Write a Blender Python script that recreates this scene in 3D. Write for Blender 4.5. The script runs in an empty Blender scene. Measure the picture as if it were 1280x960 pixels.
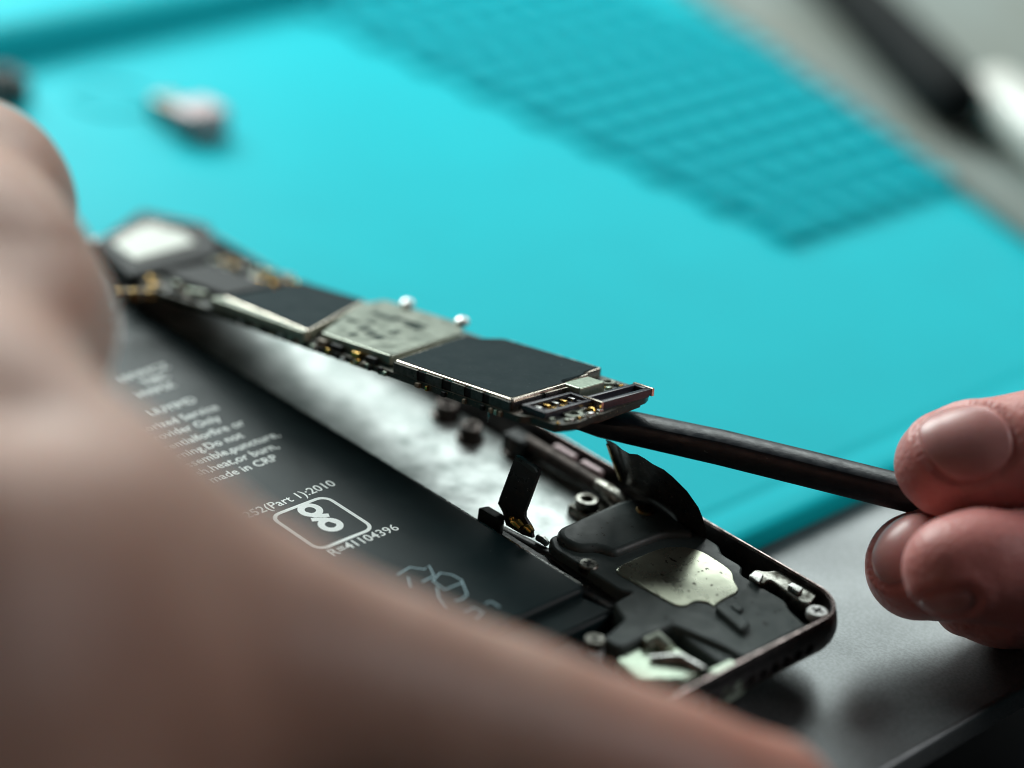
import bpy, bmesh, math, random
import numpy as np
from mathutils import Vector, Matrix
random.seed(7); np.random.seed(7)
MM = 0.001
scene = bpy.context.scene
COL = scene.collection

# ------------------------------------------------------------------ camera
CAM = np.array([148.48, -174.187, 175.257])          # millimetres
CR = np.array([0.7030491, 0.70114837, 0.11879788])
CU = np.array([-0.40171371, 0.2537154, 0.87991738])
CF = np.array([-0.58681178, 0.66634786, -0.46003529])
FPX = 3190.135                                        # focal length in pixels of a 1280 px wide frame
cd = bpy.data.cameras.new('camera'); cam = bpy.data.objects.new('camera', cd); COL.objects.link(cam)
cam.matrix_world = Matrix(((CR[0], CU[0], -CF[0], CAM[0]*MM), (CR[1], CU[1], -CF[1], CAM[1]*MM),
                           (CR[2], CU[2], -CF[2], CAM[2]*MM), (0, 0, 0, 1)))
cd.sensor_width = 36.0; cd.lens = FPX/1280*36.0
cd.clip_start = 0.01; cd.clip_end = 20
cd.dof.use_dof = True; cd.dof.focus_distance = 0.334; cd.dof.aperture_fstop = 5.8
scene.camera = cam

# ------------------------------------------------------------------ world and lamps
w = bpy.data.worlds.new('World'); scene.world = w; w.use_nodes = True
bg = w.node_tree.nodes['Background']; bg.inputs[0].default_value = (0.42, 0.82, 0.88, 1); bg.inputs[1].default_value = 0.022
def area(name, loc, target, sx, sy, power, colour):
    l = bpy.data.lights.new(name, 'AREA'); l.shape = 'RECTANGLE'; l.size = sx; l.size_y = sy
    l.energy = power; l.color = colour
    o = bpy.data.objects.new(name, l); COL.objects.link(o)
    o.location = loc
    o.rotation_euler = (Vector(target)-Vector(loc)).to_track_quat('-Z', 'Y').to_euler()
    return o
area('window_light', (-0.58, 0.20, 0.31), (-0.22, 0.06, 0), 0.36, 0.34, 5.5, (0.92, 1.0, 0.97))
area('window_light', (-0.40, 0.60, 0.38), (-0.10, 0.07, 0), 0.34, 0.32, 1.6, (0.92, 1.0, 0.97))
area('fill_light', (0.30, 0.42, 0.42), (0.0, 0.06, 0), 0.22, 0.22, 1.0, (1.0, 0.97, 0.97))  # added fill that brightens the right hand and camera-facing sides
scene.cycles.filter_width = 1.0
scene.view_settings.view_transform = 'Standard'; scene.view_settings.look = 'None'
scene.view_settings.exposure = 0.0; scene.view_settings.gamma = 1.0
scene.view_settings.use_curve_mapping = False

# ------------------------------------------------------------------ pixel helpers
def ray(q):
    return CF + (q[0]-640)/FPX*CR - (q[1]-480)/FPX*CU
def P(px, py, d):
    return CAM + ray((px, py))*d
def onz(q, z):
    v = ray(q); return CAM + v*((z-CAM[2])/v[2])
def ony(q, y):
    v = ray(q); return CAM + v*((y-CAM[1])/v[1])

# ------------------------------------------------------------------ materials
MATS = {}
def mat(name, col, rough=0.5, metal=0.0, col2=None, nscale=300, namt=(0.35, 0.7), bump=0.0, bscale=2000, bdist=0.00005,
        rvar=0.0, rscale=400, sss=0.0, sssr=(0.004, 0.0015, 0.0008), spec=0.5, coat=0.0, stretch=None, detail=4, specks=None, aniso=0):
    m = bpy.data.materials.new(name); m.use_nodes = True; nt = m.node_tree; N = nt.nodes; L = nt.links
    b = N['Principled BSDF']
    b.inputs['Base Color'].default_value = (*col, 1); b.inputs['Roughness'].default_value = rough
    b.inputs['Metallic'].default_value = metal; b.inputs['Specular IOR Level'].default_value = spec
    b.inputs['Coat Weight'].default_value = coat
    tc = N.new('ShaderNodeTexCoord'); mp = N.new('ShaderNodeMapping'); L.new(tc.outputs['Object'], mp.inputs[0])
    if stretch: mp.inputs['Scale'].default_value = stretch
    out = None
    if col2 is not None:
        n = N.new('ShaderNodeTexNoise'); n.inputs['Scale'].default_value = nscale; n.inputs['Detail'].default_value = detail
        n.inputs['Roughness'].default_value = 0.6
        L.new(mp.outputs[0], n.inputs['Vector'])
        r = N.new('ShaderNodeValToRGB'); r.color_ramp.elements[0].position = namt[0]; r.color_ramp.elements[1].position = namt[1]
        r.color_ramp.elements[0].color = (*col, 1); r.color_ramp.elements[1].color = (*col2, 1)
        L.new(n.outputs['Fac'], r.inputs[0]); out = r.outputs[0]
    if specks:
        sc, th, scol = specks
        n = N.new('ShaderNodeTexNoise'); n.inputs['Scale'].default_value = sc; n.inputs['Detail'].default_value = 2
        L.new(tc.outputs['Object'], n.inputs['Vector'])
        r = N.new('ShaderNodeValToRGB'); r.color_ramp.elements[0].position = th; r.color_ramp.elements[1].position = th+0.03
        r.color_ramp.elements[0].color = (0, 0, 0, 1); r.color_ramp.elements[1].color = (1, 1, 1, 1)
        L.new(n.outputs['Fac'], r.inputs[0])
        mx = N.new('ShaderNodeMix'); mx.data_type = 'RGBA'
        L.new(r.outputs[0], mx.inputs[0])
        if out is not None: L.new(out, mx.inputs[6])
        else: mx.inputs[6].default_value = (*col, 1)
        mx.inputs[7].default_value = (*scol, 1); out = mx.outputs[2]
    if out is not None: L.new(out, b.inputs['Base Color'])
    if rvar:
        n = N.new('ShaderNodeTexNoise'); n.inputs['Scale'].default_value = rscale; n.inputs['Detail'].default_value = 5
        L.new(mp.outputs[0], n.inputs['Vector'])
        mr = N.new('ShaderNodeMapRange'); mr.inputs[1].default_value = 0.3; mr.inputs[2].default_value = 0.7
        mr.inputs[3].default_value = max(0.03, rough-rvar); mr.inputs[4].default_value = min(1, rough+rvar)
        L.new(n.outputs['Fac'], mr.inputs[0]); L.new(mr.outputs[0], b.inputs['Roughness'])
    if bump:
        n = N.new('ShaderNodeTexNoise'); n.inputs['Scale'].default_value = bscale; n.inputs['Detail'].default_value = 5
        L.new(mp.outputs[0], n.inputs['Vector'])
        bp = N.new('ShaderNodeBump'); bp.inputs['Strength'].default_value = bump; bp.inputs['Distance'].default_value = bdist
        L.new(n.outputs['Fac'], bp.inputs['Height']); L.new(bp.outputs[0], b.inputs['Normal'])
    if sss:
        b.inputs['Subsurface Weight'].default_value = sss; b.inputs['Subsurface Radius'].default_value = (1, 0.38, 0.2)
        b.inputs['Subsurface Scale'].default_value = sssr[0]
    MATS[name] = m
    return m

mat('mat_teal', (0.0, 0.48, 0.56), 0.5, col2=(0.0, 0.51, 0.59), nscale=40, bump=0.2, bscale=1500, bdist=0.0001, spec=0.06)
mat('bench_metal', (0.20, 0.22, 0.225), 0.34, 0.45, col2=(0.15, 0.165, 0.17), nscale=2500, namt=(0.4, 0.6), bump=0.4, bscale=3500, bdist=0.00005, rvar=0.06, rscale=60)
mat('dark_floor', (0.012, 0.011, 0.014), 0.8, col2=(0.018, 0.016, 0.02), nscale=30)
mat('tray_grey', (0.27, 0.32, 0.31), 0.7, spec=0.15, col2=(0.23, 0.25, 0.22), nscale=20)
mat('handle_black', (0.006, 0.008, 0.009), 0.75, spec=0.1, col2=(0.010, 0.012, 0.012), nscale=200)
mat('collar_white', (0.78, 0.78, 0.72), 0.3, col2=(0.72, 0.73, 0.68), nscale=200)
mat('housing', (0.075, 0.07, 0.072), 0.34, 0.9, col2=(0.11, 0.10, 0.10), nscale=900, bump=0.25, bscale=4000, bdist=0.00003, rvar=0.08, rscale=700)
mat('rim_metal', (0.30, 0.24, 0.23), 0.26, 1.0, col2=(0.07, 0.055, 0.05), nscale=900, namt=(0.45, 0.75), rvar=0.1, rscale=900)
mat('inner_plate', (0.66, 0.71, 0.70), 0.42, 0.65, col2=(0.30, 0.35, 0.34), nscale=260, namt=(0.36, 0.70), bump=0.3, bscale=500, bdist=0.00006, rvar=0.1, rscale=220, detail=10)
mat('battery_black', (0.0045, 0.014, 0.0165), 0.45, spec=0.2, col2=(0.0065, 0.018, 0.0205), nscale=220, bump=0.12, bscale=2500, bdist=0.00004, rvar=0.05, rscale=120, specks=(1500, 0.76, (0.10, 0.12, 0.12)))
mat('print_white', (0.88, 0.93, 0.91), 0.6, col2=(0.78, 0.84, 0.82), nscale=3000)
mat('print_blue', (0.34, 0.52, 0.57), 0.6, col2=(0.28, 0.42, 0.47), nscale=3000)
mat('plastic_black', (0.009, 0.013, 0.014), 0.4, spec=0.25, col2=(0.014, 0.02, 0.021), nscale=500, bump=0.25, bscale=3000, bdist=0.00004, rvar=0.1, rscale=500, specks=(1900, 0.76, (0.12, 0.13, 0.12)))
mat('plastic_grey', (0.036, 0.053, 0.053), 0.5, spec=0.4, col2=(0.050, 0.068, 0.066), nscale=300, bump=0.3, bscale=2600, bdist=0.00004, rvar=0.08, rscale=500, specks=(1000, 0.68, (0.006, 0.007, 0.007)))
mat('flex_black', (0.014, 0.017, 0.018), 0.36, spec=0.4, col2=(0.04, 0.03, 0.026), nscale=900, namt=(0.5, 0.75), bump=0.3, bscale=1800, bdist=0.00005, rvar=0.12, rscale=700, specks=(2200, 0.70, (0.2, 0.2, 0.19)))
mat('speaker_plate', (0.50, 0.52, 0.41), 0.30, 0.9, col2=(0.40, 0.42, 0.33), nscale=300, rvar=0.06, rscale=500, specks=(1000, 0.66, (0.05, 0.045, 0.03)))
mat('steel', (0.55, 0.56, 0.54), 0.27, 1.0, col2=(0.36, 0.36, 0.34), nscale=1200, bump=0.2, bscale=2500, bdist=0.00004, rvar=0.1, rscale=900)
mat('dirty_steel', (0.30, 0.30, 0.27), 0.34, 1.0, col2=(0.04, 0.035, 0.025), nscale=700, namt=(0.38, 0.66), bump=0.3, bscale=1500, bdist=0.00005, rvar=0.12, rscale=700)
mat('bronze', (0.09, 0.075, 0.068), 0.45, 1.0, col2=(0.03, 0.026, 0.024), nscale=500, rvar=0.1, rscale=500)
mat('gold', (0.72, 0.45, 0.12), 0.25, 1.0, col2=(0.5, 0.3, 0.07), nscale=2000)
mat('brass_dull', (0.42, 0.29, 0.11), 0.3, 1.0, col2=(0.2, 0.12, 0.05), nscale=1500, namt=(0.4, 0.7))
mat('pcb', (0.012, 0.022, 0.017), 0.4, col2=(0.03, 0.04, 0.03), nscale=1500, specks=(2500, 0.68, (0.25, 0.22, 0.12)))
mat('pcb_edge', (0.10, 0.085, 0.055), 0.5, col2=(0.03, 0.03, 0.022), nscale=1800)
mat('can_sticker', (0.008, 0.021, 0.025), 0.6, spec=0.05, col2=(0.012, 0.027, 0.031), nscale=1500, bump=0.2, bscale=5000, bdist=0.00003, rvar=0.06, rscale=300, specks=(2600, 0.72, (0.12, 0.14, 0.14)))
mat('can_rim', (0.62, 0.56, 0.48), 0.25, 1.0, col2=(0.4, 0.36, 0.3), nscale=1500, rvar=0.08, rscale=900)
mat('can_wall', (0.11, 0.11, 0.10), 0.35, 0.9, col2=(0.05, 0.05, 0.045), nscale=1200, rvar=0.1, rscale=900)
mat('can_pale', (0.33, 0.36, 0.30), 0.36, 0.6, col2=(0.24, 0.27, 0.22), nscale=400, bump=0.2, bscale=900, bdist=0.00003, rvar=0.08, rscale=500)
mat('mark_green', (0.012, 0.03, 0.024), 0.6, spec=0.1, col2=(0.02, 0.04, 0.03), nscale=1500)
mat('solder', (0.85, 0.86, 0.84), 0.3, 0.6, col2=(0.7, 0.7, 0.68), nscale=1500)
mat('ceramic', (0.28, 0.22, 0.15), 0.5, col2=(0.14, 0.11, 0.08), nscale=2500)
mat('chip_dark', (0.010, 0.012, 0.013), 0.6, spec=0.2, col2=(0.018, 0.019, 0.019), nscale=1500)
mat('conn_black', (0.02, 0.02, 0.03), 0.3, col2=(0.035, 0.035, 0.05), nscale=1500)
mat('silver_green', (0.42, 0.5, 0.4), 0.34, 0.85, col2=(0.3, 0.36, 0.29), nscale=1500, bump=0.3, bscale=4000, bdist=0.00003)
mat('camera_shield', (0.55, 0.57, 0.52), 0.45, 0.2, col2=(0.46, 0.48, 0.44), nscale=300)  # pale base colour holds the window's reflection on the metal
mat('spudger_black', (0.006, 0.009, 0.014), 0.38, spec=0.5, col2=(0.010, 0.015, 0.021), nscale=900, bump=0.5, bscale=1600, bdist=0.00008, rvar=0.1, rscale=700, specks=(1700, 0.72, (0.06, 0.07, 0.075)))
mat('pink_metal', (0.46, 0.35, 0.36), 0.45, 0.3, col2=(0.36, 0.28, 0.285), nscale=200)
mat('nail', (0.64, 0.30, 0.28), 0.36, col2=(0.54, 0.235, 0.225), nscale=220, sss=0.5, sssr=(0.0012,), bump=0.12, bscale=450, bdist=0.0001, spec=0.45)

def skin(name, c1, c2, c3, tip, rad, red):
    m = bpy.data.materials.new(name); m.use_nodes = True; nt = m.node_tree; N = nt.nodes; L = nt.links
    b = N['Principled BSDF']; b.inputs['Roughness'].default_value = 0.46; b.inputs['Specular IOR Level'].default_value = 0.45
    tc = N.new('ShaderNodeTexCoord')
    n = N.new('ShaderNodeTexNoise'); n.inputs['Scale'].default_value = 55; n.inputs['Detail'].default_value = 6
    L.new(tc.outputs['Object'], n.inputs['Vector'])
    r = N.new('ShaderNodeValToRGB'); r.color_ramp.elements[0].position = 0.32; r.color_ramp.elements[1].position = 0.68
    r.color_ramp.elements[0].color = (*c1, 1); r.color_ramp.elements[1].color = (*c2, 1)
    L.new(n.outputs['Fac'], r.inputs[0])
    n2 = N.new('ShaderNodeTexNoise'); n2.inputs['Scale'].default_value = 700; n2.inputs['Detail'].default_value = 3
    L.new(tc.outputs['Object'], n2.inputs['Vector'])
    mx = N.new('ShaderNodeMix'); mx.data_type = 'RGBA'
    mr = N.new('ShaderNodeMapRange'); mr.inputs[1].default_value = 0.45; mr.inputs[2].default_value = 0.75; mr.inputs[4].default_value = 0.45
    L.new(n2.outputs['Fac'], mr.inputs[0]); L.new(mr.outputs[0], mx.inputs[0])
    L.new(r.outputs[0], mx.inputs[6]); mx.inputs[7].default_value = (*c3, 1)
    vm = N.new('ShaderNodeVectorMath'); vm.operation = 'DISTANCE'; vm.inputs[1].default_value = tuple(np.array(tip)*MM)
    L.new(tc.outputs['Object'], vm.inputs[0])
    m2 = N.new('ShaderNodeMapRange'); m2.inputs[1].default_value = rad*0.25*MM; m2.inputs[2].default_value = rad*MM; m2.inputs[3].default_value = 0.75; m2.inputs[4].default_value = 0.0
    L.new(vm.outputs['Value'], m2.inputs[0])
    mt = N.new('ShaderNodeMix'); mt.data_type = 'RGBA'; L.new(m2.outputs[0], mt.inputs[0]); L.new(mx.outputs[2], mt.inputs[6]); mt.inputs[7].default_value = (*red, 1)
    L.new(mt.outputs[2], b.inputs['Base Color'])
    b.inputs['Subsurface Weight'].default_value = 0.6; b.inputs['Subsurface Radius'].default_value = (1, 0.36, 0.2); b.inputs['Subsurface Scale'].default_value = 0.0025
    v = N.new('ShaderNodeTexVoronoi'); v.inputs['Scale'].default_value = 900; v.feature = 'DISTANCE_TO_EDGE'
    mp = N.new('ShaderNodeMapping'); mp.inputs['Scale'].default_value = (1, 0.55, 1)
    L.new(tc.outputs['Object'], mp.inputs[0]); L.new(mp.outputs[0], v.inputs['Vector'])
    n3 = N.new('ShaderNodeTexNoise'); n3.inputs['Scale'].default_value = 260; n3.inputs['Detail'].default_value = 6
    L.new(tc.outputs['Object'], n3.inputs['Vector'])
    add = N.new('ShaderNodeMath'); add.operation = 'ADD'
    L.new(v.outputs['Distance'], add.inputs[0]); L.new(n3.outputs['Fac'], add.inputs[1])
    bp = N.new('ShaderNodeBump'); bp.inputs['Strength'].default_value = 0.6; bp.inputs['Distance'].default_value = 0.00028
    L.new(add.outputs[0], bp.inputs['Height']); L.new(bp.outputs[0], b.inputs['Normal'])
    MATS[name] = m
skin('skin_left', (0.46, 0.255, 0.19), (0.56, 0.34, 0.265), (0.36, 0.19, 0.145), P(946,1000,273)-P(-140,860,228), 34, (0.55, 0.22, 0.16))
skin('skin_right', (0.60, 0.215, 0.20), (0.70, 0.30, 0.265), (0.50, 0.155, 0.15), P(1180,690,325)-P(1600,680,340), 22, (0.66, 0.25, 0.23))

# ------------------------------------------------------------------ mesh helpers (millimetres)
class MB:
    def __init__(s): s.v = []; s.f = []
    def add(s, vs, fs):
        o = len(s.v); s.v += [tuple(map(float, v)) for v in vs]; s.f += [tuple(i+o for i in f) for f in fs]; return s
    def box(s, x0, x1, y0, y1, z0, z1):
        return s.add([(x0,y0,z0),(x1,y0,z0),(x1,y1,z0),(x0,y1,z0),(x0,y0,z1),(x1,y0,z1),(x1,y1,z1),(x0,y1,z1)],
                     [(0,3,2,1),(4,5,6,7),(0,1,5,4),(1,2,6,5),(2,3,7,6),(3,0,4,7)])
    def prism(s, poly, z0, z1):
        n = len(poly)
        return s.add([(x,y,z0) for x,y in poly]+[(x,y,z1) for x,y in poly],
                     [tuple(range(n-1,-1,-1)), tuple(range(n,2*n))]+[(i,(i+1)%n,n+(i+1)%n,n+i) for i in range(n)])
    def bprism(s, poly, z0, z1, b=0.2, seg=3):
        """prism with its top edge rounded over b"""
        n = len(poly); c = ccw(poly); loops = [(c, z0)]
        for k in range(seg+1):
            a = k/seg*math.pi/2
            loops.append((inset(c, b*(1-math.cos(a))), z1-b+b*math.sin(a)))
        vs = []; fs = [tuple(range(n-1,-1,-1))]
        for (q, z) in loops: vs += [(x,y,z) for x,y in q]
        for l in range(len(loops)-1):
            for i in range(n): fs.append((l*n+i, l*n+(i+1)%n, (l+1)*n+(i+1)%n, (l+1)*n+i))
        fs.append(tuple(range((len(loops)-1)*n, len(loops)*n)))
        return s.add(vs, fs)
    def lathe(s, cx, cy, prof, n=24):
        vs = []; fs = []; m = len(prof)
        for r, z in prof:
            for i in range(n):
                a = 2*math.pi*i/n; vs.append((cx+r*math.cos(a), cy+r*math.sin(a), z))
        for l in range(m-1):
            for i in range(n): fs.append((l*n+i, l*n+(i+1)%n, (l+1)*n+(i+1)%n, (l+1)*n+i))
        fs.append(tuple(range(n-1,-1,-1))); fs.append(tuple(range((m-1)*n, m*n)))
        return s.add(vs, fs)
    def tube(s, pts, rads, n=12, section=None, up=(0,0,1)):
        pts = [np.array(p, float) for p in pts]; vs = []; fs = []; m = len(pts)
        for k, p in enumerate(pts):
            t = pts[min(k+1,m-1)]-pts[max(k-1,0)]; t /= np.linalg.norm(t)
            a = np.cross(t, up); a /= np.linalg.norm(a)+1e-9; b = np.cross(a, t)
            r = rads[k]; ra, rb = (r if isinstance(r, tuple) else (r, r))
            for i in range(n):
                if section: sx, sy = section[i]
                else: sx, sy = math.cos(2*math.pi*i/n), math.sin(2*math.pi*i/n)
                vs.append(p+a*sx*ra+b*sy*rb)
        for l in range(m-1):
            for i in range(n): fs.append((l*n+i, l*n+(i+1)%n, (l+1)*n+(i+1)%n, (l+1)*n+i))
        fs.append(tuple(range(n-1,-1,-1))); fs.append(tuple(range((m-1)*n, m*n)))
        return s.add(vs, fs)
    def ribbon(s, pts, width, z, closed=False):
        pts = [np.array(p[:2], float) for p in pts]; m = len(pts); vs = []; fs = []
        for k, p in enumerate(pts):
            a, b = (pts[(k-1)%m], pts[(k+1)%m]) if closed else (pts[max(k-1,0)], pts[min(k+1,m-1)])
            t = b-a; t /= np.linalg.norm(t)+1e-9; nrm = np.array([-t[1], t[0]])*width/2
            vs += [(*(p-nrm), z), (*(p+nrm), z)]
        for k in range(m if closed else m-1):
            j = (k+1)%m; fs.append((2*k, 2*j, 2*j+1, 2*k+1))
        return s.add(vs, fs)
def ccw(p):
    a = sum(p[i][0]*p[(i+1)%len(p)][1]-p[(i+1)%len(p)][0]*p[i][1] for i in range(len(p)))
    return list(p) if a > 0 else list(p)[::-1]
def inset(p, d):
    n = len(p); out = []
    for i in range(n):
        a = np.array(p[i-1], float); b = np.array(p[i], float); c = np.array(p[(i+1)%n], float)
        e1 = b-a; e2 = c-b; e1 /= np.linalg.norm(e1)+1e-12; e2 /= np.linalg.norm(e2)+1e-12
        n1 = np.array([-e1[1], e1[0]]); n2 = np.array([-e2[1], e2[0]])
        out.append(tuple(b+d*(n1+n2)/max(0.35, 1+n1@n2)))
    return out
def rnd(poly, r, n=5):
    """round every corner of a polygon"""
    p = ccw(poly); m = len(p); out = []
    rs = r if isinstance(r, (list, tuple)) else [r]*m
    for i in range(m):
        a = np.array(p[i-1], float); b = np.array(p[i], float); c = np.array(p[(i+1)%m], float)
        u = a-b; v = c-b; lu = np.linalg.norm(u); lv = np.linalg.norm(v); d = min(rs[i], lu*0.48, lv*0.48)
        p0 = b+u/lu*d; p1 = b+v/lv*d
        for k in range(n+1):
            t = k/n; out.append(tuple((1-t)**2*p0+2*t*(1-t)*b+t*t*p1))
    return out
def rect(x0, x1, y0, y1): return [(x0,y0),(x1,y0),(x1,y1),(x0,y1)]
def rrect(x0, x1, y0, y1, r, n=8):
    out = []
    for cx, cy, a0 in ((x1-r,y0+r,-90),(x1-r,y1-r,0),(x0+r,y1-r,90),(x0+r,y0+r,180)):
        for k in range(n+1):
            a = math.radians(a0+90*k/n); out.append((cx+r*math.cos(a), cy+r*math.sin(a)))
    return out

def build(mb, name, m, parent=None, local=False, smooth=35, origin=None):
    """one mesh object; vertices in world millimetres (or the parent's frame when local)"""
    me = bpy.data.meshes.new(name)
    V = np.array(mb.v, float)*MM
    if parent is not None and not local:
        M = parent['_M']; Mi = np.array(Matrix([M[i*4:i*4+4] for i in range(4)]).inverted())
        V = V@Mi[:3,:3].T+Mi[:3,3]
    o = bpy.data.objects.new(name, me)
    if parent is None and origin is not None:
        og = np.array(origin)*MM; V = V-og; o.location = og
    me.from_pydata(V.tolist(), [], mb.f); me.validate(); me.update()
    bm = bmesh.new(); bm.from_mesh(me); bmesh.ops.recalc_face_normals(bm, faces=bm.faces); bm.to_mesh(me); bm.free()
    me.materials.append(MATS[m])
    if smooth:
        for p in me.polygons: p.use_smooth = True
        me.set_sharp_from_angle(angle=math.radians(smooth))
        for p in me.polygons:
            if p.loop_total > 6: p.use_smooth = False
    COL.objects.link(o)
    if parent is not None:
        root = parent
        o.parent = parent
        o['_M'] = list(parent['_M'])
    return o
def tag(o, label=None, cat=None, group=None, kind=None):
    if label: o['label'] = label
    if cat: o['category'] = cat
    if group: o['group'] = group
    if kind: o['kind'] = kind
    return o
def thing(name, label, cat, loc, M=None, group=None):
    o = bpy.data.objects.new(name, None); COL.objects.link(o); o.empty_display_size = 0.005
    W = M if M is not None else Matrix.Translation(Vector(loc)*MM)
    o.matrix_world = W; o['_M'] = [W[i][j] for i in range(4) for j in range(4)]
    return tag(o, label, cat, group)
def text_part(txt, size, end_xy, z, m, parent, name='printed_line', align='RIGHT'):
    c = bpy.data.curves.new('t', 'FONT'); c.body = txt; c.size = size; c.align_x = align; c.space_character = 1.02
    c.offset = 0.012*size; c.resolution_u = 3
    t = bpy.data.objects.new('t', c); COL.objects.link(t)
    bpy.context.view_layer.update()
    me = bpy.data.meshes.new_from_object(t.evaluated_get(bpy.context.evaluated_depsgraph_get()))
    bpy.data.objects.remove(t)
    mb = MB()
    mb.add([(end_xy[0]-v.co.y, end_xy[1]+v.co.x, z) for v in me.vertices], [tuple(p.vertices) for p in me.polygons])
    return build(mb, name, m, parent, smooth=0)

# ------------------------------------------------------------------ the setting
b = MB().bprism(rrect(-420, 17, -170, 420, 5), -7.0, -3.5, 0.8, 4)
tag(build(b, 'metal_bench', 'bench_metal', origin=(-200, 100, -7)), 'flat grey brushed metal bench top with a front edge', 'bench', kind='structure')
b = MB().prism(rect(-900, 700, -700, 1000), -180, -170)
tag(build(b, 'floor', 'dark_floor', origin=(0, 0, -180)), 'dark floor below the bench', 'floor', kind='structure')

# silicone mat: a flat sheet with a shallow groove inside a rounded border
mat_t = thing('silicone_mat', 'turquoise silicone repair mat with a raised stud field and rounded border', 'mat', (-200, 100, -3.5))
x0, x1, y0, y1 = -360, -25.5, -130, 262
loops = []
for ins, z in ((0.3,-3.5),(0.0,-3.0),(0.0,-1.0),(0.25,-0.4),(0.9,0.0),(2.0,0.12),(4.6,0.12),(5.6,-0.12),(6.6,-0.2),(7.6,-0.12),(8.6,0.0)):
    loops.append((rrect(x0+ins, x1-ins, y0+ins, y1-ins, max(1.0, 9-ins*0.8), 6), z))
n = len(loops[0][0]); vs = []; fs = []
for q, z in loops: vs += [(x,y,z-0.12) for x,y in q]
for l in range(len(loops)-1):
    for i in range(n): fs.append((l*n+i, l*n+(i+1)%n, (l+1)*n+(i+1)%n, (l+1)*n+i))
fs.append(tuple(range((len(loops)-1)*n, len(loops)*n))); fs.append(tuple(range(n-1,-1,-1)))
build(MB().add(vs, fs), 'sheet', 'mat_teal', mat_t)
# raised divider rib across the far end
prof = [(-231,-0.1),(-230,5.2),(-228.5,6.6),(-219,6.6),(-216.6,5.2),(-213,-0.1)]
vs = []; fs = []
for y in (-120, 252): vs += [(x,y,z) for x,z in prof]
m_ = len(prof)
for i in range(m_): fs.append((i,(i+1)%m_,m_+(i+1)%m_,m_+i))
fs += [tuple(range(m_)), tuple(range(2*m_-1,m_-1,-1))]
build(MB().add(vs, fs), 'divider_rib', 'mat_teal', mat_t, smooth=60)
# stud field
stud = None; px_, py_ = 7.6, 7.4
for i in range(17):
    for j in range(10):
        cx = -88.0-i*px_; cy = 160.5+j*py_+(py_/4 if i % 2 else 0)
        if stud is None:
            mb = MB().bprism([(x+cx, y+cy) for x, y in rrect(-2.9,2.9,-3.0,3.0,1.3,3)], -0.15, 2.0, 1.0, 3)
            stud = build(mb, 'stud', 'mat_teal', mat_t); s0 = (cx, cy)
        else:
            o = stud.copy(); COL.objects.link(o); o.parent = mat_t
            o.location = ((cx-s0[0])*MM, (cy-s0[1])*MM, 0)
            o.scale = (1, 1, 1.0)
# small embossed ring
c_ = onz((140,122), 0); vs = []
b = MB(); nn = 40; fs = []
for r_, z in ((6.6,-0.1),(6.8,0.35),(7.6,0.35),(7.8,-0.1)):
    vs += [(c_[0]+r_*math.cos(2*math.pi*i/nn), c_[1]+r_*math.sin(2*math.pi*i/nn), z) for i in range(nn)]
for l in range(3):
    for i in range(nn): fs.append((l*nn+i, l*nn+(i+1)%nn, (l+1)*nn+(i+1)%nn, (l+1)*nn+i))
build(b.add(vs, fs), 'embossed_ring', 'mat_teal', mat_t)

# pale tray lying askew over the mat's far edge, with a tool on it
A = onz((870,0), 0); B = onz((1280,300), 0); d = (B-A)[:2]; d /= np.linalg.norm(d); nrm = np.array([-d[1], d[0]])
q0 = A[:2]-d*120; q1 = B[:2]+d*60
poly = [tuple(q0), tuple(q1), tuple(q1+nrm*190), tuple(q0+nrm*190)]
tag(build(MB().bprism(rnd(poly, 6), 0.02, 3.0, 1.2, 4), 'flat_tray', 'tray_grey', origin=(*(q0+nrm*90), 0)),
    'pale grey flat tray lying askew over the mat edge', 'tray')
tool = thing('hand_tool', 'black round tool handle lying on the pale tray', 'tool', tuple(onz((1180,170), 3)))
def rod(qa, qb, zc, back, fwd):
    a = onz(qa, zc); b = onz(qb, zc); u = (b-a)/np.linalg.norm(b-a)
    return lambda t: b+u*t
tp = rod((1072,0), (1200,132), 9.2, 0, 0)
build(MB().tube([tp(-150),tp(-147),tp(-60),tp(-12),tp(-3),tp(0)], [3,5.6,6.0,6.2,5.8,4.6], 20), 'handle', 'handle_black', tool)
tp = rod((1238,116), (1292,160), 9.0, 0, 0)
d0 = np.linalg.norm(onz((1292,160),9.0)-onz((1238,116),9.0))
wt = thing('white_tube', 'short white round tube lying on the pale tray next to the black handle', 'tube', tuple(tp(0)))
build(MB().tube([tp(-d0-1.5),tp(-d0-1),tp(-d0+1.5),tp(30),tp(32)], [3.0,4.6,5.8,5.8,5.0], 24), 'body', 'collar_white', wt)
build(MB().tube([tp(32),tp(33),tp(42),tp(43)], [4.0,4.4,4.4,3.8], 24), 'cap', 'collar_white', wt)

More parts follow.
